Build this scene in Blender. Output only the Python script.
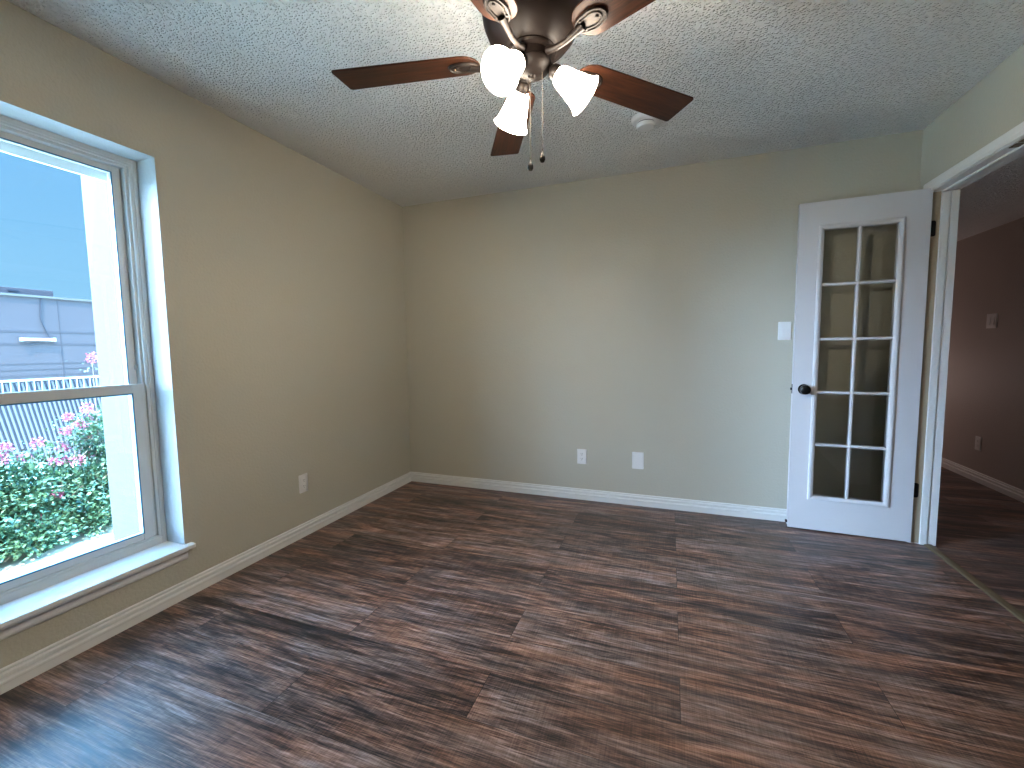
import bpy, bmesh, math, random
from mathutils import Matrix, Vector

for o in list(bpy.data.objects):
    bpy.data.objects.remove(o)
S = bpy.context.scene
COL = S.collection
PI = math.pi

# ------------------------------------------------------------------ camera
cam_d = bpy.data.cameras.new('camera')
cam = bpy.data.objects.new('camera', cam_d)
COL.objects.link(cam)
S.camera = cam
R_ = [[0.93881888, 0.34416151, -0.01311308], [0.01579443, -0.08105614, -0.99658439],
      [-0.34404889, 0.93540513, -0.08153287]]          # rows: right, down, forward
Cc = (2.21449425, -3.30139405, 1.19357828)
cam.matrix_world = Matrix(((R_[0][0], -R_[1][0], -R_[2][0], Cc[0]),
                           (R_[0][1], -R_[1][1], -R_[2][1], Cc[1]),
                           (R_[0][2], -R_[1][2], -R_[2][2], Cc[2]),
                           (0, 0, 0, 1)))
cam_d.sensor_fit = 'HORIZONTAL'
cam_d.sensor_width = 36
cam_d.lens = 429.735 * 36 / 1024
cam_d.clip_start = 0.02
cam_d.clip_end = 300

# ------------------------------------------------------------------ world, sun, exposure
W_ = bpy.data.worlds.new('sky')
S.world = W_
W_.use_nodes = True
wn, wl = W_.node_tree.nodes, W_.node_tree.links
wn.clear()
w_out = wn.new('ShaderNodeOutputWorld')
w_bg = wn.new('ShaderNodeBackground')
w_tc = wn.new('ShaderNodeTexCoord')
w_sep = wn.new('ShaderNodeSeparateXYZ')
w_ramp = wn.new('ShaderNodeValToRGB')
wl.new(w_tc.outputs['Generated'], w_sep.inputs[0])
wl.new(w_sep.outputs['Z'], w_ramp.inputs[0])
el = w_ramp.color_ramp.elements
el[0].position = 0.0; el[0].color = (0.27, 0.54, 0.77, 1)
el[1].position = 1.0; el[1].color = (0.17, 0.50, 0.98, 1)
e = el.new(0.30); e.color = (0.175, 0.44, 0.76, 1)
w_mul = wn.new('ShaderNodeMapRange')            # the sky is brighter overhead than low down
w_mul.inputs['From Min'].default_value = 0.34
w_mul.inputs['From Max'].default_value = 0.80
w_mul.inputs['To Min'].default_value = 1.0
w_mul.inputs['To Max'].default_value = 44.0
wl.new(w_sep.outputs['Z'], w_mul.inputs['Value'])
wl.new(w_mul.outputs[0], w_bg.inputs['Strength'])
wl.new(w_ramp.outputs[0], w_bg.inputs['Color'])
wl.new(w_bg.outputs[0], w_out.inputs['Surface'])


def sun(name, to, strength, color, angle):
    d = bpy.data.lights.new(name, 'SUN')
    d.energy = strength; d.color = color; d.angle = math.radians(angle)
    o = bpy.data.objects.new(name, d)
    COL.objects.link(o)
    o.rotation_euler = Vector(to).to_track_quat('Z', 'Y').to_euler()
    o.location = Vector(to) * 20
    return o


sun('sun', (0.20, -0.38, 0.90), 20.0, (1.0, 0.97, 0.93), 0.6)
for gx, gy in ((-0.53, -0.82), (-0.68, -0.70), (-0.82, -0.54)):      # wide suns added for the back wall, standing in for bright low sky
    sun('sky_fill', (gx, gy, 0.22), 13.0, (0.46, 0.68, 1.0), 30)

VS = S.view_settings
S.display_settings.display_device = 'sRGB'
VS.view_transform = 'Standard'
VS.look = 'None'
VS.gamma = 1
VS.exposure = 0.45
VS.use_curve_mapping = False
BULB = 1080.0
HALL = 6.0


# ------------------------------------------------------------------ materials
def mat(name, color=(.8, .8, .8), rough=.5, metal=0.0, spec=0.5):
    m = bpy.data.materials.new(name)
    m.use_nodes = True
    b = m.node_tree.nodes['Principled BSDF']
    b.inputs['Base Color'].default_value = (*color, 1)
    b.inputs['Roughness'].default_value = rough
    b.inputs['Metallic'].default_value = metal
    b.inputs['Specular IOR Level'].default_value = spec
    return m


def nd(m, t, **kw):
    n = m.node_tree.nodes.new(t)
    for k, v in kw.items():
        if k in n.inputs.keys():
            n.inputs[k].default_value = v
        else:
            setattr(n, k, v)
    return n


def lk(m, a, b):
    m.node_tree.links.new(a, b)


def bsdf(m):
    return m.node_tree.nodes['Principled BSDF']


def noise_mat(name, color, rough, scale, dist, var=.06, detail=3, spec=.4, big=1.5):
    """painted plaster and the like: fine bump plus slight large-scale colour wear"""
    m = mat(name, color, rough, 0, spec)
    tc = nd(m, 'ShaderNodeTexCoord')
    n = nd(m, 'ShaderNodeTexNoise', Scale=scale, Detail=float(detail))
    lk(m, tc.outputs['Object'], n.inputs['Vector'])
    bp = nd(m, 'ShaderNodeBump', Strength=1.0, Distance=dist)
    lk(m, n.outputs['Fac'], bp.inputs['Height'])
    lk(m, bp.outputs['Normal'], bsdf(m).inputs['Normal'])
    n2 = nd(m, 'ShaderNodeTexNoise', Scale=big, Detail=4.0)
    lk(m, tc.outputs['Object'], n2.inputs['Vector'])
    mx = nd(m, 'ShaderNodeMix', data_type='RGBA')
    mx.inputs[6].default_value = (*[c * (1 - var) for c in color], 1)
    mx.inputs[7].default_value = (*[min(1, c * (1 + var)) for c in color], 1)
    lk(m, n2.outputs['Fac'], mx.inputs[0])
    lk(m, mx.outputs[2], bsdf(m).inputs['Base Color'])
    return m


M = {}
WALLC = (0.51, 0.485, 0.405)
M['wall'] = noise_mat('wall_paint', WALLC, .55, 75, .0022, .03)
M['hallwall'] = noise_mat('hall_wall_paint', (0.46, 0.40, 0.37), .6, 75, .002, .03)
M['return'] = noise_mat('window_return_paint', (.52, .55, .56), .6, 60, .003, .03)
M['white'] = mat('white_trim_paint', (.78, .78, .77), .38)
M['doorpaint'] = noise_mat('white_door_paint', (.62, .605, .62), .42, 30, .0004, .015)
M['vinyl'] = mat('window_vinyl', (.58, .60, .59), .4)
M['plastic'] = mat('white_plastic', (.82, .82, .82), .35)
M['black'] = mat('black_hardware', (.012, .011, .010), .35, .6)
M['slot'] = mat('dark_slot', (.03, .03, .03), .6)
M['rubber'] = mat('blue_glazing_gasket', (.02, .16, .28), .5)
M['bronze'] = mat('oil_rubbed_bronze', (.012, .007, .005), .48, .25, .4)
M['housing'] = mat('dark_bronze_housing', (.008, .005, .004), .5, 0, .18)
M['brass'] = mat('aged_brass', (.17, .125, .07), .5, .35)
M['chain'] = mat('dark_chain', (.05, .04, .03), .5, .3)
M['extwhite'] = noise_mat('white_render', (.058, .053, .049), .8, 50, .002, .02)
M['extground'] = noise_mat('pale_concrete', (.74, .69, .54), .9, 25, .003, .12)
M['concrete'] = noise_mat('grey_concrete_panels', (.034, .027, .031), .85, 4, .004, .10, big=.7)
M['fencedark'] = mat('dark_screen', (.005, .006, .014), .7)
M['fencelight'] = mat('pale_slats', (.072, .062, .074), .6)
M['galv'] = mat('galvanised_steel', (.35, .40, .42), .45, .4)
M['stem'] = mat('bark', (.22, .15, .10), .8)
M['pink'] = mat('pink_petals', (.36, .085, .15), .7)


def popcorn():
    m = mat('popcorn_ceiling', (.86, .87, .86), .85, 0, .2)
    tc = nd(m, 'ShaderNodeTexCoord')
    w = nd(m, 'ShaderNodeTexNoise', Scale=60.0, Detail=2.0)
    lk(m, tc.outputs['Object'], w.inputs['Vector'])
    ad = nd(m, 'ShaderNodeMix', data_type='VECTOR')
    ad.inputs[0].default_value = .018
    lk(m, tc.outputs['Object'], ad.inputs[4])
    lk(m, w.outputs['Color'], ad.inputs[5])
    v = nd(m, 'ShaderNodeTexVoronoi', Scale=85.0, feature='SMOOTH_F1')
    v.inputs['Smoothness'].default_value = .35
    lk(m, ad.outputs[1], v.inputs['Vector'])
    n = nd(m, 'ShaderNodeTexNoise', Scale=120.0, Detail=3.0, Roughness=.65)
    lk(m, tc.outputs['Object'], n.inputs['Vector'])
    mr = nd(m, 'ShaderNodeMapRange')
    mr.inputs['From Min'].default_value = .05
    mr.inputs['From Max'].default_value = .55
    mr.inputs['To Min'].default_value = 1
    mr.inputs['To Max'].default_value = 0
    lk(m, v.outputs['Distance'], mr.inputs['Value'])
    mu = nd(m, 'ShaderNodeMath', operation='MULTIPLY')
    lk(m, mr.outputs[0], mu.inputs[0]); lk(m, n.outputs['Fac'], mu.inputs[1])
    bp = nd(m, 'ShaderNodeBump', Strength=1.0, Distance=.02)
    lk(m, mu.outputs[0], bp.inputs['Height'])
    lk(m, bp.outputs['Normal'], bsdf(m).inputs['Normal'])
    return m


M['popcorn'] = popcorn()


def plank_floor():
    m = mat('distressed_laminate_planks', (.1, .06, .04), .33, 0, .5)
    tc = nd(m, 'ShaderNodeTexCoord')
    sp = nd(m, 'ShaderNodeSeparateXYZ')
    lk(m, tc.outputs['Object'], sp.inputs[0])

    def mth(op, a, b=None, c=None):
        n = nd(m, 'ShaderNodeMath', operation=op)
        for i, v in enumerate((a, b, c)):
            if v is None: continue
            if isinstance(v, (int, float)): n.inputs[i].default_value = v
            else: lk(m, v, n.inputs[i])
        return n.outputs[0]
    PW, PL = .2055, 1.31
    yr = mth('DIVIDE', mth('ADD', sp.outputs['Y'], 20 * PW + .285), PW)   # rows
    row = mth('FLOOR', yr)
    fy = mth('FRACT', yr)
    odd = mth('MODULO', row, 2)
    xs = mth('DIVIDE', mth('SUBTRACT', mth('ADD', sp.outputs['X'], 10 * PL - .955), mth('MULTIPLY', odd, PL / 2)), PL)
    col = mth('FLOOR', xs)
    fx = mth('FRACT', xs)
    cid = nd(m, 'ShaderNodeCombineXYZ')
    lk(m, row, cid.inputs[0]); lk(m, col, cid.inputs[1])
    wn_ = nd(m, 'ShaderNodeTexWhiteNoise', noise_dimensions='2D')
    lk(m, cid.outputs[0], wn_.inputs['Vector'])
    rnd = wn_.outputs['Value']
    sr = nd(m, 'ShaderNodeSeparateXYZ')
    lk(m, wn_.outputs['Color'], sr.inputs[0])

    def coords(ax, ay, k, warp=None):
        c = nd(m, 'ShaderNodeCombineXYZ')
        lk(m, mth('MULTIPLY_ADD', sp.outputs['X'], ax, mth('MULTIPLY', rnd, 37.0 * k)), c.inputs[0])
        lk(m, mth('MULTIPLY_ADD', sp.outputs['Y'], ay, mth('MULTIPLY', sr.outputs[1], 19.0 * k)), c.inputs[1])
        lk(m, mth('MULTIPLY', sr.outputs[2], 11.0 * k), c.inputs[2])
        return c.outputs[0]
    # broad cathedral figure: distorted noise stretched along the board
    n1 = nd(m, 'ShaderNodeTexNoise', Scale=1.0, Detail=7.0, Roughness=.66, Distortion=1.5)
    lk(m, coords(1.6, 11, 1), n1.inputs['Vector'])
    # medium streaks
    n2 = nd(m, 'ShaderNodeTexNoise', Scale=1.0, Detail=6.0, Roughness=.7, Distortion=.5)
    lk(m, coords(4.5, 95, 2), n2.inputs['Vector'])
    # fine grain
    n3 = nd(m, 'ShaderNodeTexNoise', Scale=1.0, Detail=3.0, Roughness=.6)
    lk(m, coords(14, 330, 3), n3.inputs['Vector'])
    # cross saw marks
    n4 = nd(m, 'ShaderNodeTexNoise', Scale=1.0, Detail=2.0)
    lk(m, coords(260, 9, 4), n4.inputs['Vector'])
    f = mth('ADD', mth('MULTIPLY', n1.outputs['Fac'], .50), mth('MULTIPLY', n2.outputs['Fac'], .50))
    f = mth('ADD', f, mth('MULTIPLY', mth('SUBTRACT', n3.outputs['Fac'], .5), .26))
    f = mth('ADD', f, mth('MULTIPLY', mth('SUBTRACT', n4.outputs['Fac'], .5), .10))
    f = mth('ADD', f, mth('MULTIPLY', mth('SUBTRACT', rnd, .5), .06))
    r = nd(m, 'ShaderNodeValToRGB')
    lk(m, f, r.inputs[0])
    E_ = r.color_ramp.elements
    E_[0].position = .36; E_[0].color = (.012, .010, .010, 1)
    E_[1].position = .67; E_[1].color = (.49, .36, .31, 1)
    for p_, c_ in ((.43, (.042, .028, .025)), (.48, (.100, .060, .047)), (.53, (.18, .112, .087)),
                   (.59, (.30, .205, .17))):
        x_ = E_.new(p_); x_.color = (*c_, 1)
    # warm and grey patches
    n5 = nd(m, 'ShaderNodeTexNoise', Scale=1.0, Detail=3.0)
    lk(m, coords(2.5, 14, 5), n5.inputs['Vector'])
    tint = nd(m, 'ShaderNodeValToRGB')
    lk(m, n5.outputs['Fac'], tint.inputs[0])
    T_ = tint.color_ramp.elements
    T_[0].position = .38; T_[0].color = (.86, .95, 1.05, 1)
    T_[1].position = .64; T_[1].color = (1.22, .96, .80, 1)
    mx = nd(m, 'ShaderNodeMix', data_type='RGBA', blend_type='MULTIPLY')
    mx.inputs[0].default_value = 1
    lk(m, r.outputs[0], mx.inputs[6]); lk(m, tint.outputs[0], mx.inputs[7])
    # seams
    sy = mth('MINIMUM', fy, mth('SUBTRACT', 1, fy))
    sx = mth('MINIMUM', fx, mth('SUBTRACT', 1, fx))
    gy = mth('LESS_THAN', sy, .0011 / PW)
    gx = mth('LESS_THAN', sx, .0013 / PL)
    g = mth('MAXIMUM', gy, gx)
    mx2 = nd(m, 'ShaderNodeMix', data_type='RGBA')
    mx2.inputs[7].default_value = (.012, .009, .008, 1)
    lk(m, mth('MULTIPLY', g, .75), mx2.inputs[0]); lk(m, mx.outputs[2], mx2.inputs[6])
    lk(m, mx2.outputs[2], bsdf(m).inputs['Base Color'])
    rr = mth('MULTIPLY_ADD', n2.outputs['Fac'], .25, .26)
    lk(m, rr, bsdf(m).inputs['Roughness'])
    h = mth('SUBTRACT', mth('MULTIPLY', f, .5), mth('MULTIPLY', g, .8))
    bp = nd(m, 'ShaderNodeBump', Strength=.6, Distance=.0012)
    lk(m, h, bp.inputs['Height'])
    lk(m, bp.outputs['Normal'], bsdf(m).inputs['Normal'])
    return m


M['floor'] = plank_floor()


def blade_wood():
    m = mat('walnut_blade', (.12, .04, .015), .45, 0, .22)
    tc = nd(m, 'ShaderNodeTexCoord')
    mp = nd(m, 'ShaderNodeMapping')
    mp.inputs['Scale'].default_value = (4, 55, 10)
    lk(m, tc.outputs['Object'], mp.inputs['Vector'])
    n = nd(m, 'ShaderNodeTexNoise', Scale=1.0, Detail=6.0, Roughness=.7, Distortion=1.2)
    lk(m, mp.outputs[0], n.inputs['Vector'])
    r = nd(m, 'ShaderNodeValToRGB')
    r.color_ramp.elements[0].position = .32; r.color_ramp.elements[0].color = (.010, .0035, .002, 1)
    r.color_ramp.elements[1].position = .70; r.color_ramp.elements[1].color = (.072, .023, .009, 1)
    lk(m, n.outputs['Fac'], r.inputs[0])
    lk(m, r.outputs[0], bsdf(m).inputs['Base Color'])
    return m


M['blade'] = blade_wood()


def shade_glass():
    m = bpy.data.materials.new('frosted_shade_glass'); m.use_nodes = True
    b = bsdf(m)
    b.inputs['Base Color'].default_value = (.95, .86, .70, 1)
    b.inputs['Roughness'].default_value = .35
    t = nd(m, 'ShaderNodeBsdfTranslucent')
    t.inputs[0].default_value = (1.0, .80, .55, 1)
    mx = nd(m, 'ShaderNodeMixShader')
    mx.inputs[0].default_value = .03
    lk(m, b.outputs[0], mx.inputs[1]); lk(m, t.outputs[0], mx.inputs[2])
    em = nd(m, 'ShaderNodeEmission', Strength=40.0)
    em.inputs[0].default_value = (1.0, .88, .73, 1)
    ad = nd(m, 'ShaderNodeAddShader')
    lk(m, mx.outputs[0], ad.inputs[0]); lk(m, em.outputs[0], ad.inputs[1])
    lk(m, ad.outputs[0], m.node_tree.nodes['Material Output'].inputs['Surface'])
    return m


M['shade'] = shade_glass()


def emit(name, color, s):
    m = bpy.data.materials.new(name); m.use_nodes = True
    b = bsdf(m)
    b.inputs['Base Color'].default_value = (*color, 1)
    b.inputs['Emission Color'].default_value = (*color, 1)
    b.inputs['Emission Strength'].default_value = s
    return m


M['bulb'] = emit('lit_bulb', (1.0, .90, .77), BULB)


def glass(name, tint=(1, 1, 1), refl=1.0):
    m = bpy.data.materials.new(name); m.use_nodes = True
    N = m.node_tree.nodes
    t = nd(m, 'ShaderNodeBsdfTransparent'); t.inputs[0].default_value = (*tint, 1)
    g = nd(m, 'ShaderNodeBsdfGlossy', Roughness=.02)
    fr = nd(m, 'ShaderNodeFresnel', IOR=1.5)
    ml = nd(m, 'ShaderNodeMath', operation='MULTIPLY'); ml.inputs[1].default_value = refl
    lk(m, fr.outputs[0], ml.inputs[0])
    mx = nd(m, 'ShaderNodeMixShader')
    lk(m, ml.outputs[0], mx.inputs[0]); lk(m, t.outputs[0], mx.inputs[1]); lk(m, g.outputs[0], mx.inputs[2])
    lk(m, mx.outputs[0], N['Material Output'].inputs['Surface'])
    return m


M['glass'] = glass('window_glass', (.96, .99, .99), .8)
M['doorglass'] = glass('door_glass', (.95, .96, .95), 1.2)


def leafmat():
    m = mat('crepe_myrtle_leaves', (.1, .3, .08), .5)
    oi = nd(m, 'ShaderNodeTexCoord')
    n = nd(m, 'ShaderNodeTexNoise', Scale=9.0, Detail=2.0)
    lk(m, oi.outputs['Object'], n.inputs['Vector'])
    r = nd(m, 'ShaderNodeValToRGB')
    r.color_ramp.elements[0].position = .35; r.color_ramp.elements[0].color = (.014, .055, .026, 1)
    r.color_ramp.elements[1].position = .68; r.color_ramp.elements[1].color = (.085, .145, .06, 1)
    lk(m, n.outputs['Fac'], r.inputs[0])
    lk(m, r.outputs[0], bsdf(m).inputs['Base Color'])
    return m


M['leaf'] = leafmat()


# ------------------------------------------------------------------ mesh helpers
class MB:
    def __init__(self):
        self.bm = bmesh.new()

    def box(self, x0, x1, y0, y1, z0, z1, mi=0):
        vs = [self.bm.verts.new((x, y, z)) for x in (x0, x1) for y in (y0, y1) for z in (z0, z1)]
        for f in ((0, 1, 3, 2), (4, 6, 7, 5), (0, 4, 5, 1), (2, 3, 7, 6), (0, 2, 6, 4), (1, 5, 7, 3)):
            self.bm.faces.new([vs[i] for i in f]).material_index = mi
        return self

    def prism(self, pts, fn, a, b, mi=0):
        """closed 2-D outline pts, extruded from parameter a to b; fn(u, v, t) -> xyz"""
        A = [self.bm.verts.new(fn(u, v, a)) for u, v in pts]
        B = [self.bm.verts.new(fn(u, v, b)) for u, v in pts]
        n = len(pts)
        for i in range(n):
            j = (i + 1) % n
            self.bm.faces.new((A[i], A[j], B[j], B[i])).material_index = mi
        self.bm.faces.new(A[::-1]).material_index = mi
        self.bm.faces.new(B).material_index = mi
        return self

    def lathe(self, prof, seg=32, mtx=None, mi=0, close=False):
        rings = []
        for r, z in prof:
            if r < 1e-6:
                rings.append([self.bm.verts.new((0, 0, z))])
            else:
                rings.append([self.bm.verts.new((r * math.cos(2 * PI * k / seg), r * math.sin(2 * PI * k / seg), z))
                              for k in range(seg)])
        pairs = list(zip(rings, rings[1:]))
        if close: pairs.append((rings[-1], rings[0]))
        for a, b in pairs:
            for k in range(seg):
                j = (k + 1) % seg
                if len(a) == 1 and len(b) == 1: continue
                if len(a) == 1: f = (a[0], b[k], b[j])
                elif len(b) == 1: f = (a[k], b[0], a[j])
                else: f = (a[k], b[k], b[j], a[j])
                self.bm.faces.new(f).material_index = mi
        if mtx is not None:
            vs = [v for r in rings for v in r]
            bmesh.ops.transform(self.bm, matrix=mtx, verts=vs)
        return self

    def tube(self, path, r, seg=8, mi=0):
        path = [Vector(p) for p in path]
        rad = r if isinstance(r, (list, tuple)) else [r] * len(path)
        rings = []
        prev = None
        for i, p in enumerate(path):
            d = (path[min(i + 1, len(path) - 1)] - path[max(i - 1, 0)]).normalized()
            up = prev if prev is not None else (Vector((0, 0, 1)) if abs(d.z) < .9 else Vector((1, 0, 0)))
            s = d.cross(up).normalized(); u = s.cross(d).normalized(); prev = u
            rings.append([self.bm.verts.new(p + (s * math.cos(2 * PI * k / seg) + u * math.sin(2 * PI * k / seg)) * rad[i])
                          for k in range(seg)])
        for a, b in zip(rings, rings[1:]):
            for k in range(seg):
                j = (k + 1) % seg
                self.bm.faces.new((a[k], a[j], b[j], b[k])).material_index = mi
        self.bm.faces.new(rings[0][::-1]).material_index = mi
        self.bm.faces.new(rings[-1]).material_index = mi
        return self

    def build(self, name, mats, parent=None, smooth=False, bevel=0, seg=2, loc=None, rot=None):
        bmesh.ops.recalc_face_normals(self.bm, faces=self.bm.faces)
        me = bpy.data.meshes.new(name)
        self.bm.to_mesh(me); self.bm.free()
        if not isinstance(mats, (list, tuple)): mats = [mats]
        for m_ in mats: me.materials.append(m_)
        o = bpy.data.objects.new(name, me)
        COL.objects.link(o)
        if smooth:
            for p in me.polygons: p.use_smooth = True
            try:
                me.set_sharp_from_angle(angle=math.radians(38))
            except Exception:
                pass
        if parent is not None: o.parent = parent
        if loc is not None: o.location = loc
        if rot is not None: o.rotation_euler = rot
        if bevel:
            b = o.modifiers.new('bevel', 'BEVEL')
            b.width = bevel; b.segments = seg; b.limit_method = 'ANGLE'; b.angle_limit = math.radians(40)
        return o


def empty(name, loc=(0, 0, 0), rot=(0, 0, 0)):
    o = bpy.data.objects.new(name, None)
    o.location = loc; o.rotation_euler = rot
    o.empty_display_size = .1
    COL.objects.link(o)
    return o


def tag(o, label=None, cat=None, group=None, kind=None):
    if label: o['label'] = label
    if cat: o['category'] = cat
    if group: o['group'] = group
    if kind: o['kind'] = kind
    return o


def struct(o, label=None):
    o['kind'] = 'structure'
    if label: o['label'] = label
    return o


def orient(loc, zdir):
    return Matrix.Translation(Vector(loc)) @ Vector(zdir).to_track_quat('Z', 'Y').to_matrix().to_4x4()


# ------------------------------------------------------------------ room shell
H = 2.44
W = 3.585            # room width
WT = .120            # wall thickness by the doorway
YF = -3.81           # wall behind the camera
JY = -.12            # hinge jamb face of the doorway
JY2 = -1.38          # far jamb face
DH = 2.062           # opening height
WY0, WY1 = -2.87, -1.950     # window recess
WZ0, WZ1 = .262, 2.083
XO = -.20            # outer face of left wall

struct(MB().box(-.2, 4.86, -4.1, 4.1, -.12, 0).build('floor', M['floor']), 'dark distressed wood-look plank floor running through into the hall')
struct(MB().box(0, W, YF, 0, H, H + .12).build('ceiling', M['popcorn']), 'white popcorn textured ceiling')

# left wall with the window recess (white painted returns are the same wall)
b = MB()
b.box(XO, 0, YF - .12, WY0, 0, 3.4); b.box(XO, 0, WY1, .12, 0, 3.4)
b.box(XO, 0, WY0, WY1, 0, WZ0 - .02); b.box(XO, 0, WY0, WY1, WZ1, 3.4)
for f in b.bm.faces:
    c = f.calc_center_median(); n = f.normal
    f.normal_update(); n = f.normal
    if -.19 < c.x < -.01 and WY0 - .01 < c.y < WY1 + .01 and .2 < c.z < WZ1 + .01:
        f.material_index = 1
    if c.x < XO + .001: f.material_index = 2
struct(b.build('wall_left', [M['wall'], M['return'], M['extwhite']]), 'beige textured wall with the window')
struct(MB().box(0, W + WT, 0, .12, 0, H).build('wall_back', M['wall']), 'beige textured back wall')
struct(MB().box(0, W + WT, YF - .12, YF, 0, H).build('wall_front', M['wall']))
b = MB()
b.box(W, W + WT, JY, 0, 0, H + .1); b.box(W, W + WT, YF, JY2, 0, H + .1); b.box(W, W + WT, JY2, JY, DH, H + .1)
struct(b.build('wall_right', M['wall']), 'beige wall with the doorway to the hall')
# hall
HX = 4.72
struct(MB().box(HX, HX + .12, -4.0, 4.0, 0, 2.3).build('wall_hall_right', M['hallwall']), 'dim far wall of the hall')
struct(MB().box(W + WT - .12, W + WT, .12, 4.0, 0, 2.3).build('wall_hall_left', M['hallwall']))
struct(MB().box(W + WT, HX, 3.9, 4.0, 0, 2.3).build('wall_hall_end', M['hallwall']))
struct(MB().box(W + WT, HX, -4.0, -3.9, 0, 2.3).build('wall_hall_front', M['hallwall']))
struct(MB().box(W + WT, HX, -3.9, 3.9, 2.14, 2.3).build('ceiling.001', M['popcorn']), 'low popcorn ceiling of the hall')

# baseboards: stepped moulding profile (depth, height)
BP = [(0, 0), (.015, 0), (.015, .031), (.017, .034), (.017, .041), (.0145, .0445), (.006, .0475), (.006, .051), (.0135, .0545),
      (.0135, .065), (.0115, .068), (.0045, .0705), (.0045, .0735), (.009, .0765), (.0085, .082), (.006, .085), (0, .085)]


def baseboard(name, fn, a, b_, label=None):
    struct(MB().prism(BP, fn, a, b_).build(name, M['white'], smooth=False), label)


baseboard('baseboard_left', lambda u, v, t: (u, t, v), YF, 0, 'white moulded baseboard under the window')
baseboard('baseboard_back', lambda u, v, t: (t, -u, v), 0, W, 'white moulded baseboard along the back wall')
baseboard('baseboard_front', lambda u, v, t: (t, YF + u, v), 0, W)
baseboard('baseboard_right', lambda u, v, t: (W - u, t, v), YF, JY2 - .06)
baseboard('baseboard_hall', lambda u, v, t: (HX - u, t, v), -3.9, 3.9, 'pale baseboard along the hall wall')

# ------------------------------------------------------------------ doorway lining
tr = struct(empty('trim_1', (W, JY, 0)), 'white door lining and casing around the hall doorway')
tr['label'] = 'white door lining and casing around the hall doorway'


def tl(mb, name, m, **k):      # parts given in room coordinates
    o = mb.build(name, m, tr, **k)
    o.location = (-W, -JY, 0)
    return o


X2 = W + WT
lin = .016
tl(MB().box(W - .001, X2 + .001, JY - lin, JY + .0, 0, DH).box(W - .001, X2 + .001, JY2, JY2 + lin, 0, DH)
   .box(W - .001, X2 + .001, JY2, JY, DH - lin, DH + .0), 'jamb', M['white'], bevel=.0015)
# the lining faces are at JY-lin; stops stand proud of them
sx0, sx1 = W + .044, W + .078
tl(MB().box(sx0, sx1, JY - lin - .011, JY - lin, 0, DH - lin).box(sx0, sx1, JY2 + lin, JY2 + lin + .011, 0, DH - lin)
   .box(sx0, sx1, JY2 + lin, JY - lin, DH - lin - .011, DH - lin), 'door_stop', M['white'], bevel=.002)
# second bead on the hall side
tl(MB().box(W + .086, X2 + .002, JY - lin - .006, JY - lin, 0, DH - lin)
   .box(W + .086, X2 + .002, JY2 + lin, JY - lin, DH - lin - .006, DH - lin), 'hall_bead', M['white'], bevel=.0015)
M['cream'] = mat('tan_jamb_strip', (.34, .27, .19), .6)  # tan strip between door and stop, darker than the white lining
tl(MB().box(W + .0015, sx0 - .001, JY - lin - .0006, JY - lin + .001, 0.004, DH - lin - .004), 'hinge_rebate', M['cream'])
# casing profile, (outwards, depth)
CP = [(0, 0), (0, .009), (.006, .0115), (.020, .0115), (.026, .0135), (.050, .0135), (.055, .010), (.057, 0)]
ci = lin - .004
ob = CP
b = MB()
b.prism(ob, lambda u, v, t: (W - v, JY - ci + u, t), 0, DH - ci + .05)
b.prism(ob, lambda u, v, t: (W - v, JY2 + ci - u, t), 0, DH - ci + .05)
b.prism(ob, lambda u, v, t: (W - v - .0004, t, DH - ci + u), JY2 + ci - .057, JY - ci + .057)
tl(b, 'casing', M['white'])
tl(MB().box(W + .012, W + .046, -.800, -.755, DH - lin - .0035, DH - lin)
   .box(W + .012, W + .046, -.742, -.700, DH - lin - .0035, DH - lin), 'catch_plate', M['brass'], bevel=.001)
# floor strip in the doorway
pr = [(-.022, 0), (-.022, .0015), (-.018, .0055), (-.006, .0075), (.006, .0075), (.018, .0055), (.022, .0015), (.022, 0)]
struct(MB().prism(pr, lambda u, v, t: (W + .085 + u, t, v), JY2 + lin, JY - lin).build('trim_2', M['brass']),
       'bronze coloured floor strip across the doorway')

# ------------------------------------------------------------------ glazed door standing open
DW, DT, DZ0, DZ1 = .632, .034, .010, 2.060
hx, hy = W - .001, -.152
ang = math.atan2(-.030, .63)
door = struct(empty('door_1', (hx, hy, 0), (0, 0, ang)), 'open white door with ten glass panes and black knob')
# local frame: x from -DW (free edge) to 0 (hinges), y 0 = room face, +y to back wall
gx0, gx1, gz0, gz1 = -DW + .130, -DW + .492, .232, 1.892      # glazed opening
b = MB()
b.box(-DW, gx0, 0, DT, DZ0, DZ1); b.box(gx1, 0, 0, DT, DZ0, DZ1)
b.box(gx0, gx1, 0, DT, DZ0, gz0); b.box(gx0, gx1, 0, DT, gz1, DZ1)
bmesh.ops.remove_doubles(b.bm, verts=b.bm.verts, dist=1e-5)
b.build('door_leaf', M['doorpaint'], door)
# lite frame mouldings, both faces
fp = [(0, 0), (.004, -.009), (.012, -.011), (.022, -.008), (.030, -.002), (.030, .010), (0, .010)]


def lite_frame(sgn, y0):
    b = MB()
    # mitred ring built from the profile: u inward from outer edge
    ox0, ox1, oz0, oz1 = gx0 - .028, gx1 + .028, gz0 - .028, gz1 + .028
    rings = []
    for (u, v) in fp:
        y = y0 + sgn * v
        rings.append([b.bm.verts.new(q) for q in ((ox0 + u, y, oz0 + u), (ox1 - u, y, oz0 + u),
                                                  (ox1 - u, y, oz1 - u), (ox0 + u, y, oz1 - u))])
    n = len(rings)
    for i in range(n):
        a, c = rings[i], rings[(i + 1) % n]
        for k in range(4):
            j = (k + 1) % 4
            b.bm.faces.new((a[k], a[j], c[j], c[k]))
    return b


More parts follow.
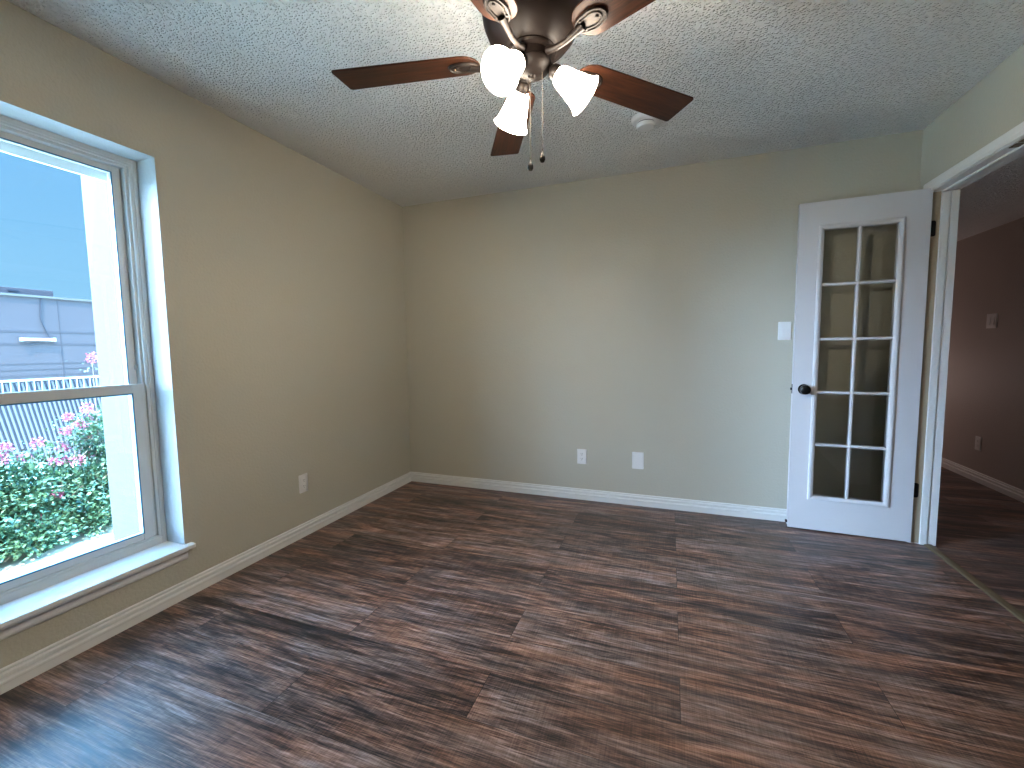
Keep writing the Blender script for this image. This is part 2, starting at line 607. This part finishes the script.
lite_frame(1, 0).build('lite_frame', M['doorpaint'], door)
lite_frame(-1, DT).build('lite_frame', M['doorpaint'], door)
# muntins
mp_ = [(-.0085, .012), (-.0085, .004), (-.004, -.0015), (.004, -.0015), (.0085, .004), (.0085, .012)]
gmx = (gx0 + gx1) / 2
zs = [gz0 + (gz1 - gz0) * k / 5 for k in range(1, 5)]
b = MB()
for yy, sg in ((0, 1), (DT, -1)):
    b.prism(mp_, lambda u, v, t: (gmx + u, yy + sg * v, t), gz0, gz1)
    for z in zs:
        b.prism(mp_, lambda u, v, t: (t, yy + sg * (v + .0004), z + u), gx0, gx1)
b.build('muntins', M['doorpaint'], door)
cols = [(gx0, gmx), (gmx, gx1)]
zz = [gz0] + zs + [gz1]
for r_ in range(5):
    for c_ in range(2):
        MB().box(cols[c_][0], cols[c_][1], DT / 2 - .002, DT / 2 + .002, zz[r_], zz[r_ + 1]).build('glass_pane', M['doorglass'], door)
# knobs
for sg, y0 in ((-1, 0), (1, DT)):
    mtx = orient((-DW + .060, y0, .915), (0, sg, 0))
    MB().lathe([(0, 0), (.032, 0), (.033, .004), (.029, .009), (.013, .011), (.0115, .024), (.016, .029), (.026, .034),
                (.030, .042), (.029, .051), (.022, .057), (.010, .060), (0, .0605)], 28, mtx).build(
        'door_knob', M['black'], door, smooth=True)
MB().box(-DW - .002, -DW + .001, DT / 2 - .011, DT / 2 + .011, .885, .945).box(-DW - .010, -DW, DT / 2 - .005, DT / 2 + .005, .907, .923) \
    .build('latch', M['black'], door, bevel=.001)
MB().box(-DW - .010, -DW + .004, .004, .026, .036, .050).box(-DW - .003, -DW + .012, .003, .028, .006, .020).build('bottom_catch', M['black'], door, bevel=.002)
for z in (.325, 1.84):
    b = MB()
    b.lathe([(0, -.045), (.0065, -.045), (.0065, .045), (0, .045)], 12, Matrix.Translation((.006, .030, z)))
    # leaf on the jamb
    pts = []
    for cx, cz, a0 in ((.016, .034, 0), (.006, .034, 90), (.006, -.034, 180), (.016, -.034, 270)):
        for k in range(5):
            a = math.radians(a0 + k * 22.5)
            pts.append((cx + .010 * math.cos(a), cz + .010 * math.sin(a)))
    b.prism(pts, lambda u, v, t: (u, t, z + v), .0125, .0145)
    b.build('hinge', M['black'], door, smooth=True)

# ------------------------------------------------------------------ window
win = struct(empty('window_1', (XO, (WY0 + WY1) / 2, WZ0)), 'tall white vinyl single hung window with a deep sill')
wo = (-XO, -(WY0 + WY1) / 2, -WZ0)


def wp(mb, name, m, parent=win, **k):
    o = mb.build(name, m, parent, **k)
    if parent is win: o.location = wo
    return o


def ring(b, x0, x1, ya, yb, za, zb, w, wt=None, wb=None, mi=0):
    wt = w if wt is None else wt
    wb = w if wb is None else wb
    b.box(x0, x1, ya, ya + w, za, zb, mi); b.box(x0, x1, yb - w, yb, za, zb, mi)
    b.box(x0, x1, ya + w, yb - w, zb - wt, zb, mi); b.box(x0, x1, ya + w, yb - w, za, za + wb, mi)
    return b


FX = -.127
b = MB()
ring(b, XO - .02, FX, WY0, WY1, WZ0 - .02, WZ1, .020, .020, .052)          # flange
ring(b, XO - .015, FX - .004, WY0 + .019, WY1 - .019, WZ0 + .03, WZ1 - .019, .014, .010, .012)
ring(b, XO - .015, FX - .016, WY0 + .032, WY1 - .032, WZ0 + .04, WZ1 - .028, .012, .014, .004)
wp(b, 'window_frame', M['vinyl'], bevel=.0012)
# upper sash (outer track)
uy0, uy1, uz0, uz1 = WY0 + .046, WY1 - .046, 1.010, WZ1 - .040
us = wp(ring(MB(), -.200, -.172, uy0, uy1, uz0, uz1, .036, .030, .040), 'upper_sash', M['vinyl'], bevel=.002)
ring(MB(), -.1715, -.170, uy0 + .033, uy1 - .033, uz0 + .035, uz1 - .027, .005).build('gasket', M['rubber'], us)
MB().box(-.189, -.184, uy0 + .03, uy1 - .03, uz0 + .03, uz1 - .025).build('glass_pane', M['glass'], us)
# lower sash (inner track)
ly0, ly1, lz0, lz1 = WY0 + .044, WY1 - .044, WZ0 + .042, 1.052
ls = wp(ring(MB(), -.166, -.137, ly0, ly1, lz0, lz1, .047, .046, .034), 'lower_sash', M['vinyl'], bevel=.0025)
ring(MB(), -.1375, -.1352, ly0 + .043, ly1 - .043, lz0 + .030, lz1 - .042, .0055).build('gasket', M['rubber'], ls)
MB().box(-.156, -.151, ly0 + .04, ly1 - .04, lz0 + .028, lz1 - .04).build('glass_pane', M['glass'], ls)
wp(MB().box(-.171, -.160, uy1 - .010, uy1 - .002, 1.118, 1.142), 'tilt_latch', M['vinyl'], bevel=.002)
# stool with horns, apron with returned ends
b = MB()
st = [(-.127, WY0), (0, WY0), (0, WY0 - .035), (.034, WY0 - .035), (.040, WY0 - .028), (.040, WY1 + .024), (.034, WY1 + .031), (0, WY1 + .031),
      (0, WY1), (-.127, WY1)]
b.prism(st, lambda u, v, t: (u, v, t), WZ0 - .020, WZ0)
wp(b, 'window_stool', M['white'], bevel=.004)
AP = [(0, 0), (.004, .0), (.010, .006), (.012, .016), (.012, .034), (.017, .042), (.017, .054), (0, .054)]
wp(MB().prism(AP, lambda u, v, t: (u, t, WZ0 - .075 + v), WY0 - .012, WY1 + .006), 'window_apron', M['white'])
# thin outside lintel board
wp(MB().box(-.236, -.221, WY0, WY1, 1.982, 2.14), 'head_board', M['vinyl'])


# ------------------------------------------------------------------ wall plates
def plate_shape(b, w, h, t=.006):
    """local: x across, z up, y=-t is the front"""
    b.prism([(-w / 2, 0), (w / 2, 0), (w / 2 - .004, -t), (-w / 2 + .004, -t)], lambda u, v, q: (u, v, q), -h / 2 + .003, h / 2 - .003)
    b.box(-w / 2 + .003, w / 2 - .003, -t + .0008, 0, -h / 2, h / 2)
    return b


def outlet(loc, rz, label, w=.076, h=.118):
    t = tag(empty('wall_outlet', loc, (0, 0, rz)), label, 'outlet', None)
    plate_shape(MB(), w, h).build('cover_plate', M['plastic'], t, bevel=.001)
    for zc in (.0195, -.0195):
        pts = [(.0165 * math.cos(a), max(-.0125, min(.0125, .0175 * math.sin(a)))) for a in [k * PI / 12 for k in range(24)]]
        f = MB().prism(pts, lambda u, v, q: (u, q, zc + v), -.0078, -.004).build('socket', M['plastic'], t)
        s = MB().box(-.0070, -.0048, -.0081, -.0070, zc + .000, zc + .008).box(.0048, .0070, -.0081, -.0070, zc + .0, zc + .008)
        s.lathe([(0, 0), (.0026, 0), (.0026, .0008), (0, .0008)], 10, orient((0, -.0074, zc - .0062), (0, -1, 0)))
        s.build('slots', M['slot'], f)
    MB().lathe([(0, 0), (.003, 0), (.0025, .0012), (0, .0015)], 10, orient((0, -.006, 0), (0, -1, 0))).build('screw', M['plastic'], t)
    return t


def rocker(loc, rz, label, gangs=1, h=.120, name='light_switch'):
    w = .076 + .046 * (gangs - 1)
    t = tag(empty(name, loc, (0, 0, rz)), label, 'light switch')
    plate_shape(MB(), w, h).build('cover_plate', M['plastic'], t, bevel=.001)
    for g in range(gangs):
        xc = (g - (gangs - 1) / 2) * .046
        MB().box(xc - .0180, xc + .0180, -.0066, -.004, -.035, .035).build('switch_frame', M['plastic'], t, bevel=.0008)
        MB().prism([(-.032, -.006), (.032, -.006), (.032, -.0078), (0, -.0088), (-.032, -.0125)],
                   lambda u, v, q: (q, v, u), xc - .0155, xc + .0155).build('rocker', M['plastic'], t, bevel=.0006)
    return t


outlet((0, -1.217, .345), PI / 2, 'white duplex outlet on the wall beside the window', .072, .118)
outlet((1.578, 0, .344), 0, 'white duplex outlet low on the back wall left of the blank plate')
t = tag(empty('blank_wall_plate', (2.001, 0, .345)), 'blank white wall plate low on the back wall right of the outlet', 'wall plate')
plate_shape(MB(), .086, .128, .007).build('cover_plate', M['plastic'], t, bevel=.001)
MB().box(-.027, .027, -.0085, -.006, -.045, .045).build('raised_panel', M['plastic'], t, bevel=.001)
rocker((2.922, 0, 1.288), 0, 'white rocker light switch on the back wall beside the door')
rocker((HX, 1.448, 1.372), -PI / 2, 'double light switch on the dim hall wall seen through the doorway', 2)
outlet((HX, 1.50, .330), -PI / 2, 'outlet low on the dim hall wall seen through the doorway')

# smoke detector
t = tag(empty('smoke_detector', (2.070, -.740, H)), 'round white smoke detector on the ceiling partly behind a fan blade', 'smoke detector')
MB().lathe([(0, 0), (.076, 0), (.078, -.006), (.074, -.020), (.066, -.026), (0, -.026)], 40).build('base', M['plastic'], t, smooth=True)
MB().lathe([(.0, -.024), (.050, -.024), (.050, -.029), (.046, -.030), (.046, -.034), (.051, -.035), (.050, -.047), (.042, -.054), (0, -.055)], 36) \
    .build('cover', M['plastic'], t, smooth=True)
MB().lathe([(.0462, -.0298), (.0475, -.0298), (.0475, -.0342), (.0462, -.0342)], 36, close=True).build('vent_slot', M['slot'], t)

# ------------------------------------------------------------------ ceiling fan
FC = (1.786, -1.905)
fan = tag(empty('ceiling_fan', (FC[0], FC[1], H), (-.022, 0, 0)), 'bronze ceiling fan with five walnut blades and three lit glass shades', 'ceiling fan')
ZB = 2.115 - H        # blade plane, local
MB().lathe([(0, 0), (.088, 0), (.092, -.012), (.090, -.040), (.100, -.052), (.130, -.066), (.150, -.090), (.158, -.125), (.160, -.175),
            (.155, -.215), (.140, -.252), (.116, -.282), (.092, -.300), (.084, -.306), (0, -.306)], 56).build('motor_housing', M['housing'], fan, smooth=True)
MB().lathe([(.1575, -.128), (.163, -.132), (.163, -.140), (.1585, -.144)], 56, close=True).build('trim_band', M['housing'], fan, smooth=True)
MB().lathe([(0, -.304), (.076, -.304), (.078, -.310), (.074, -.316), (.060, -.318), (.058, -.338), (.062, -.342), (.062, -.350),
            (.052, -.364), (.034, -.374), (.014, -.379), (.010, -.386), (0, -.389)], 40).build('switch_housing', M['housing'], fan, smooth=True)


def blade_outline():
    pts = []
    r0, r1 = .172, .660
    w0, w1 = .058, .0675
    # rounded root
    for k in range(13):
        a = PI / 2 + PI * k / 12
        pts.append((r0 + .060 + .060 * math.cos(a), w0 * math.sin(a)))
    # tip with small round corners
    rc = .010
    for k in range(5):
        a = -PI / 2 + (PI / 2) * k / 4
        pts.append((r1 - rc + rc * math.cos(a), -w1 + rc + rc * math.sin(a)))
    for k in range(5):
        a = (PI / 2) * k / 4
        pts.append((r1 - rc + rc * math.cos(a), w1 - rc + rc * math.sin(a)))
    return pts


def spade(s=1.0, hole=False):
    """outline of the bracket medallion, point towards the tip"""
    pts = []
    for k in range(28):
        a = 2 * PI * k / 28
        r = .034 * (1 + .10 * math.cos(2 * a))
        x = r * math.cos(a) * 1.35
        if x > 0: x *= 1.1
        y = r * math.sin(a) * (1.05 if x > 0 else .95)
        pts.append((x * s, y * s))
    return pts


pitch = -math.radians(8.8)
bo = blade_outline()
protoblade = None
for k in range(5):
    a = math.radians(46.8 + 72 * k)
    if protoblade is None:
        b = MB()
        b.prism(bo, lambda u, v, q: (u, v, q), 0, .006)
        bl = b.build('fan_blade', M['blade'], fan, bevel=.0015)
        # blade iron: arm from the motor plus medallion under the blade root
        c = MB()
        cx = .222
        c.prism([(cx + x, y) for x, y in spade(1.0)], lambda u, v, q: (u, v, q), -.004, 0)
        c.tube([(.066, 0, -.006), (.100, 0, -.016), (.140, 0, -.018), (.175, 0, -.010), (.200, 0, -.004)],
               [.012, .009, .008, .010, .014], 10)
        c.tube([(cx + x, y, -.004) for x, y in spade(.92)] + [(cx + spade(.92)[0][0], 0, -.004)], .0035, 6)
        c.tube([(cx + x + .003, y, -.0045) for x, y in spade(.62)] + [(cx + .003 + spade(.62)[0][0], 0, -.0045)], .0028, 6)
        for sx, sy in ((.200, .016), (.200, -.016), (.246, 0)):
            c.lathe([(0, -.008), (.004, -.0075), (.005, -.005), (.005, -.003)], 10, Matrix.Translation((sx, sy, 0)))
        ir = c.build('blade_iron', M['bronze'], bl, smooth=True)
        protoblade = bl
    else:
        bl = protoblade.copy(); COL.objects.link(bl)
        ir2 = ir.copy(); COL.objects.link(ir2); ir2.parent = bl
    bl.parent = fan
    bl.location = (0, 0, ZB)
    bl.rotation_euler = (Matrix.Rotation(a, 3, 'Z') @ Matrix.Rotation(pitch, 3, 'X')).to_euler()

# light kit
TILT = math.radians(50)
for az in (-106, 14, 134):
    a = math.radians(az)
    h = Vector((math.cos(a), math.sin(a), 0))
    ax = h * math.sin(TILT) + Vector((0, 0, -math.cos(TILT)))
    neck = h * .068 + Vector((0, 0, -.366))
    arm = MB().tube([h * .045 + Vector((0, 0, -.346)), h * .054 + Vector((0, 0, -.347)), h * .062 + Vector((0, 0, -.354)), neck], .0095, 12)
    ao = arm.build('light_arm', M['bronze'], fan, smooth=True)
    mt = orient(neck, ax) @ Matrix.Scale(.87, 4)
    MB().lathe([(0, -.012), (.016, -.010), (.024, -.002), (.027, .010), (.027, .030), (.024, .032), (0, .032)], 24, mt).build('socket_cup', M['bronze'], ao, smooth=True)
    for sgn in range(3):
        pass
    prof = [(.026, .022), (.030, .024), (.036, .034), (.041, .055), (.046, .080), (.053, .110), (.059, .132), (.066, .146), (.071, .152)]
    inner = [(r - .003, z + .001) for r, z in prof[::-1]]
    MB().lathe(prof + inner, 40, mt).build('lamp_shade', M['shade'], fan, smooth=True)
    MB().lathe([(0, .030), (.012, .032), (.013, .050), (.020, .066), (.0255, .084), (.0255, .096), (.020, .110), (.010, .118), (0, .120)], 24, mt) \
        .build('bulb', M['bulb'], fan, smooth=True)
# pull chains
for (dx, dy, ztop, zend) in ((-.006, .0, -.372, 1.806 - H), (.034, .0, -.360, 1.826 - H)):
    c = MB()
    n = 60
    for q in range(n):
        z = ztop + (zend - ztop) * (q + .5) / n
        c.lathe([(0, .0016), (.0015, .0008), (.0015, -.0008), (0, -.0016)], 6, Matrix.Translation((dx, dy, z)))
    c.tube([(dx, dy, ztop), (dx, dy, zend)], .0006, 5)
    ch = c.build('pull_chain', M['chain'], fan)
    MB().lathe([(0, .006), (.002, .004), (.0022, -.004), (.005, -.012), (.0088, -.022), (.0092, -.029), (.006, -.036), (0, -.038)], 18,
               Matrix.Translation((dx, dy, zend))).build('chain_fob', M['black'], ch, smooth=True)
MB().lathe([(0, .003), (.0028, .0015), (.0028, -.0015), (0, -.003)], 10, Matrix.Translation((.034, 0, -.43))).build('chain_link', M['bronze'], fan)

# ------------------------------------------------------------------ outdoors
struct(MB().box(-60, XO, -40, 40, -.45, -.25).build('ground', M['extground']), 'pale concrete ground outside')
# white piers either side of the window
for i, (ya, yb) in enumerate(((WY1 + .018, WY1 + .38),)):
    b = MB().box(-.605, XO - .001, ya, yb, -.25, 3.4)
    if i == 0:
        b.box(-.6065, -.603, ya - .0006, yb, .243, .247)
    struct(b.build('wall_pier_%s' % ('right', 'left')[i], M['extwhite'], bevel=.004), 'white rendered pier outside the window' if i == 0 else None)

# privacy fence
FXX = -5.5
fence = tag(empty('chain_link_fence', (FXX, 0, -.25)), 'chain-link fence with pale privacy slats beyond the pink flowering shrub', 'fence')
b = MB()
ft = 1.125
b.box(-.020, -.008, -9, 9, .04, ft - .02)
b.build('backing_screen', M['fencedark'], fence)
b = MB()
P_ = .0475
lean = -.16
y = -9.0
while y < 9:
    b.prism([(0, 0), (.022, 0), (.022, .004), (0, .004)], lambda u, v, q: (v - .004, y + u + lean * (q - ft) , q), .05, ft - .03)
    y += P_
b.build('slats', M['fencelight'], fence)
b = MB()
# wire diamonds across the top band
yy_ = -9.0
while yy_ < 9:
    b.box(.004, .008, yy_, yy_ + .012, ft - .16, ft + .01)
    yy_ += P_ * 1.5
b.build('wire_mesh', M['galv'], fence)
MB().tube([(.01, -9, ft), (.01, 9, ft)], .012, 8).build('top_rail', M['galv'], fence)
for yp in (-7.5, -5, -2.5, 1.6, 4.1, 6.6):
    MB().tube([(-.04, yp, 0), (-.04, yp, ft + .04)], .024, 10).build('fence_post', M['galv'], fence)

# concrete building
BX = -18.0
bd = tag(empty('concrete_building', (BX, 0, -.25)), 'long grey concrete panel building behind the fence', 'building')
b = MB().box(-8, 0, -14, 16, 0, 3.43)
for z in (2.23, 1.81):
    b.box(0, .012, -14, 16, z - .018, z + .018, 1)
for z in (1.15, .95, .75):
    b.box(0, .010, -14, 16, z - .008, z + .008, 1)
for yv in (-8, -3.5, 1.0, 5.55, 10):
    b.box(0, .010, yv - .012, yv + .012, 0, 3.35, 1)
M['seam'] = mat('panel_seam', (.022, .018, .023), .9)
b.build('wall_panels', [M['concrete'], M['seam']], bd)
MB().box(-8.05, .05, -14, 16, 3.39, 3.46).build('coping', M['extwhite'], bd)
MB().tube([(.03, 5.14, 3.42), (.03, 5.09, 3.0), (.03, 5.06, 2.67), (.03, 5.13, 2.4), (.03, 5.24, 2.06)], .016, 6).build('cable', M['fencedark'], bd)
MB().tube([(.03, 5.24, 2.00), (.03, 5.0, 1.86), (.03, 4.7, 1.78), (.03, 4.62, 1.83)], .012, 6).build('cable', M['fencedark'], bd)
lf = MB().box(.0, .10, 4.55, 5.32, 1.93, 2.01).build('wall_light', M['plastic'], bd, bevel=.02)
for ya in (4.50, 5.30):
    MB().box(.0, .12, ya, ya + .07, 1.91, 2.03).build('end_cap', M['galv'], lf)
ru = tag(empty('rooftop_unit', (BX - .6, 4.9, 3.21)), 'low grey metal unit on the roof of the concrete building', 'rooftop unit')
MB().box(-.8, .1, -.55, .78, 0, .26).build('casing', M['concrete'], ru, bevel=.01)
MB().box(.1, .12, -.35, -.1, .13, .18).build('vent', M['fencedark'], ru)

# crepe myrtle shrub
rs = random.Random(11)
sh = tag(empty('flowering_shrub', (-2.6, -1.55, -.25)), 'green crepe myrtle shrub with pink blossoms outside the window', 'shrub')
so = Vector((2.6, 1.55, .25))
blossoms = [(-2.529, -1.426, 0.491), (-2.437, -1.641, 0.505), (-2.489, -1.246, 0.676), (-2.419, -1.291, 0.578), (-2.412, -1.202, 0.613),
            (-2.58, -1.092, 0.489), (-2.596, -1.038, 0.648), (-2.349, -1.182, 0.748), (-2.522, -1.282, 0.419), (-2.53, -1.101, 0.325),
            (-2.301, -1.293, 0.337), (-2.459, -1.311, 0.321), (-2.349, -1.417, 0.349), (-2.15, -1.62, -0.03), (-2.20, -1.48, 0.12),
            (-2.555, -1.498, 0.385), (-2.41, -1.678, 0.425), (-2.34, -1.123, 1.163), (-2.3, -2.1, .5), (-2.5, -2.4, .45), (-2.4, -1.9, .62)]
lobes = [((-2.50, -1.95, .06), .46, .42), ((-2.45, -1.50, .06), .40, .36), ((-2.55, -1.10, .02), .40, .34), ((-2.55, -2.50, .0), .40, .38),
         ((-2.50, -1.05, .50), .20, .20), ((-2.30, -1.65, -.02), .28, .24), ((-2.7, -.75, .05), .34, .32), ((-2.6, -1.75, .28), .26, .22),
         ((-2.12, -1.72, -.12), .26, .17), ((-2.2, -1.30, -.13), .26, .17), ((-2.1, -2.15, -.12), .26, .16), ((-2.4, -.98, -.10), .28, .17)]
b = MB()
root = Vector((-2.6, -1.5, -.25))
for c, r, rz in lobes:
    for q in range(7):
        d = Vector((rs.gauss(0, 1), rs.gauss(0, 1), rs.gauss(.3, 1))).normalized()
        tip = Vector(c) + Vector((d.x * r, d.y * r, d.z * rz)) * .9
        base = Vector((c[0] * .6 + root.x * .4, c[1] * .6 + root.y * .4, -.25)) + Vector((rs.uniform(-.1, .1), rs.uniform(-.1, .1), 0))
        mid = base.lerp(tip, .5) + Vector((rs.uniform(-.06, .06), rs.uniform(-.06, .06), .05))
        b.tube([base + so, mid + so, tip + so], [.010, .006, .002], 5)
for p in blossoms:
    p = Vector(p)
    c = min(lobes, key=lambda L: (Vector(L[0]) - p).length)[0]
    b.tube([Vector(c) + so, Vector(c).lerp(p, .6) + Vector((0, 0, -.02)) + so, p + so], [.004, .003, .0015], 5)
b.build('stems', M['stem'], sh)


def leaf(bm, p, d, n, L, w):
    s = d.cross(n).normalized()
    n = s.cross(d).normalized()
    v = [bm.verts.new(p), bm.verts.new(p + d * L * .45 + s * w + n * L * .08), bm.verts.new(p + d * L),
         bm.verts.new(p + d * L * .45 - s * w + n * L * .08), bm.verts.new(p + d * L * .5)]
    bm.faces.new((v[0], v[1], v[4])); bm.faces.new((v[1], v[2], v[4]))
    bm.faces.new((v[2], v[3], v[4])); bm.faces.new((v[3], v[0], v[4]))


b = MB()
for c, r, rz in lobes:
    for q in range(int(10500 * r * r * 3)):
        d = Vector((rs.gauss(0, 1), rs.gauss(0, 1), rs.gauss(0, 1))).normalized()
        k = rs.random() ** .45 * (1 + .22 * math.sin(7 * d.x + 5 * d.y) * math.cos(6 * d.z))
        p = Vector(c) + Vector((d.x * r, d.y * r, d.z * rz)) * k
        if p.z < -.2: continue
        dd = (d + Vector((rs.gauss(0, .7), rs.gauss(0, .7), rs.gauss(.1, .6)))).normalized()
        leaf(b.bm, p + so, dd, Vector((rs.gauss(0, .5), rs.gauss(0, .5), 1)).normalized(), rs.uniform(.028, .048), rs.uniform(.009, .015))
for p in blossoms:
    for q in range(26):
        pp = Vector(p) + Vector((rs.gauss(0, .05), rs.gauss(0, .05), rs.gauss(-.07, .05)))
        leaf(b.bm, pp + so, Vector((rs.gauss(0, 1), rs.gauss(0, 1), rs.gauss(.3, .6))).normalized(), Vector((0, 0, 1)), rs.uniform(.02, .04), .009)
b.build('foliage', M['leaf'], sh)
for p in blossoms:
    b = MB()
    s = rs.uniform(.030, .042)
    for q in range(90):
        d = Vector((rs.gauss(0, 1), rs.gauss(0, 1), rs.gauss(0, 1))).normalized()
        leaf(b.bm, Vector(p) + so + d * s * rs.uniform(.3, 1.15), (d + Vector((rs.gauss(0, .6), rs.gauss(0, .6), rs.gauss(0, .6)))).normalized(),
             Vector((rs.gauss(0, 1), rs.gauss(0, 1), 1)).normalized(), .018, .008)
    b.build('blossom', M['pink'], sh)

# unseen light added in the hall to brighten its far wall
hl = bpy.data.lights.new('hall_fill', 'POINT')
hl.energy = HALL; hl.color = (1.0, .78, .72); hl.shadow_soft_size = .15
ho = bpy.data.objects.new('hall_fill', hl); ho.location = (4.1, 3.0, .8); COL.objects.link(ho)
